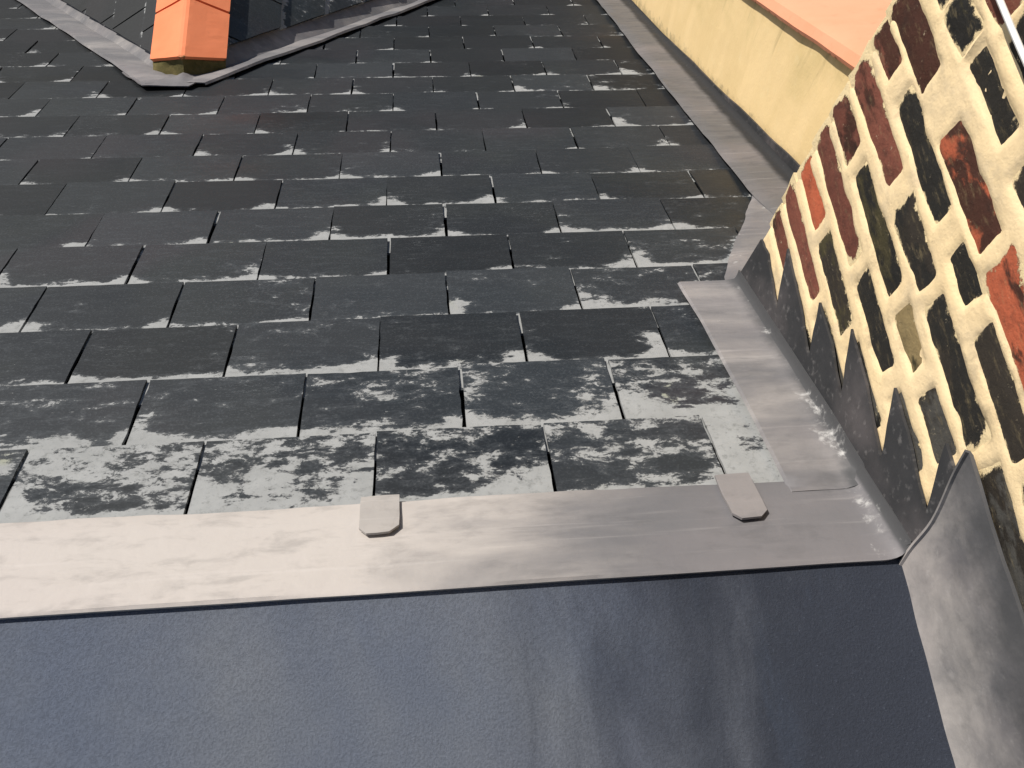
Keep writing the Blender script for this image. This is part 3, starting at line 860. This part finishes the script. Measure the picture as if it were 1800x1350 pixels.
# back piece behind the chimney foot, between the stack and the parapet
P = []
for vv in np.linspace(3.34, 6.1, 30):
    row = []
    ul = 4.02 + 0.50 * max(0, vv - 3.6) + 0.03 * float(vn(vv * 2, 0, 91)) + 0.012 * float(vn(vv * 9, 0, 92))
    for q in np.linspace(0, 1, 12):
        u_ = ul + (5.6 - ul) * q
        row.append(RP(u_, vv, 0.066 + 0.006 * float(vn(u_ * 3, vv * 3, 90)) - (0.014 if q == 0 else 0)))
    P.append(row)
v, f = sheet(P, 0.02)
at = lead_attrs(P, 0.72, lambda x, y, z: 0.34, 0.1)
o = mesh('lead_gusset', v, f, M['lead'], None, at, smooth=True)
tag(o, 'pale lime-streaked lead patch at the far corner of the chimney', 'lead flashing')

# ------------------------------------------------------------------ parapet with its flashing
par = empty('parapet_wall', (6.05, 10, -6), 'low parapet with ochre render and orange coping, sloping beside the slates', 'wall', kind='thing')
XP = 6.05
vs = np.linspace(2.2, 27, 90)
def dzlow(vv): return 0.36 - 0.26 * min(1, max(0, (vv - 6.4) / 10.5))
P, up = [], []
for vv in vs:
    x0, y0, z0 = RP(0, vv)
    row = []
    for q in np.linspace(0, 1, 12):
        zz = z0 - 0.2 + 2.57 * q
        row.append((XP + 0.012 * float(vn(y0 * 0.9, zz * 0.9, 95)) + 0.006 * float(vn(y0 * 4, zz * 4, 96)), y0, zz)); up.append(q)
    P.append(row)
v, f = sheet([r[::-1] for r in P], 0.3)
up2 = [P_ for row_i in range(len(P)) for P_ in np.linspace(0, 1, 12)[::-1]]
o = mesh('render_face', v, f, M['render'], par, dict(up=up2 + up2), smooth=True)
# coping: overhangs the render by a little, worn edge
P, ed = [], []
for vv in vs:
    x0, y0, z0 = RP(0, vv)
    zt = z0 + 2.37
    j = 0.018 * float(vn(y0 * 2.2, 0, 97)) + 0.010 * float(vn(y0 * 7, 0, 98))
    row = [(XP - 0.006 + j * 0.6, y0, zt - 0.05), (XP - 0.022 + j * 0.6, y0, zt - 0.02), (XP - 0.015 + j * 0.6, y0, zt + 0.012), (XP + 0.05, y0, zt + 0.035)] + [(XP + 0.05 + q, y0, zt + 0.04 + 0.16 * q) for q in (0.15, 0.4, 0.9, 1.6, 2.4)]
    P.append(row); ed.append([0.8, 0.62, 0.3, 0.1, 0.0, 0, 0, 0, 0])
v, f = sheet([r for r in P], 0.1)
v = np.array(v)
ef = [x for r in ed for x in r]
o = mesh('coping', v, f, M['coping'], par, dict(edge=ef + ef), smooth=True)

# lead sheet lying along the foot of the parapet and its dark upstand
P = []
for vv in np.linspace(4.4, 27, 80):
    e0 = 5.16 + 0.02 * float(vn(vv * 0.9, 0, 100)) + 0.012 * float(vn(vv * 3, 0, 101)) + max(0, 6.0 - vv) * 0.16
    row = []
    for q, h in ((0, 0.085), (0.03, 0.105), (0.35, 0.11), (0.7, 0.112)):
        row.append(RP(e0 + (5.86 - e0) * q, vv, h + 0.012 * float(vn(q * 3, vv * 1.1, 102))))
    for du, h in ((5.86, 0.12), (5.92, 0.15), (5.955, 0.20)):
        row.append(RP(du, vv, h))
    P.append(row)
v, f = sheet(P, 0.02)
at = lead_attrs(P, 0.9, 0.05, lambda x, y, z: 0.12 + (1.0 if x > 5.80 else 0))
o = mesh('parapet_flashing', v, f, M['lead_grey'], None, at, smooth=True)
tag(o, 'straight grey lead strip along the foot of the ochre parapet', 'lead flashing')
P = []
for vv in np.linspace(4.4, 27, 80):
    x0, y0, z0 = RP(0, vv)
    row = []
    for q in np.linspace(0, 1, 4):
        row.append((XP - 0.075 + 0.012 * float(vn(y0 * 1.1, q, 105)), y0, z0 + 0.13 + (dzlow(vv) + 0.05 - 0.13 + 0.02 * float(vn(y0 * 1.5, 0, 106))) * q))
    P.append(row)
v, f = sheet(P, 0.03)
o = mesh('cover_strip', v, f, M['lead_dark'], o, lead_attrs(P, 0.5, 0.0, 0.2), smooth=True)

# ------------------------------------------------------------------ white cable clipped along the chimney
pts = [(XW - 0.10 + 0.01 * math.sin(y * 3), y, 3.30 + 0.02 * math.sin(y * 1.4)) for y in np.linspace(3.12, -5.5, 60)]
V, F = [], []
for i, p in enumerate(pts):
    for k in range(8):
        a = k / 8 * 2 * math.pi
        V.append((p[0] + 0.020 * math.cos(a), p[1], p[2] + 0.020 * math.sin(a)))
for i in range(len(pts) - 1):
    for k in range(8):
        F.append((i * 8 + k, i * 8 + (k + 1) % 8, (i + 1) * 8 + (k + 1) % 8, (i + 1) * 8 + k))
F += [list(range(8)), list(range(len(V) - 1, len(V) - 9, -1))]
o = mesh('cable', V, F, M['cable'], None, smooth=True)
tag(o, 'thin white cable running across the chimney bricks', 'cable')
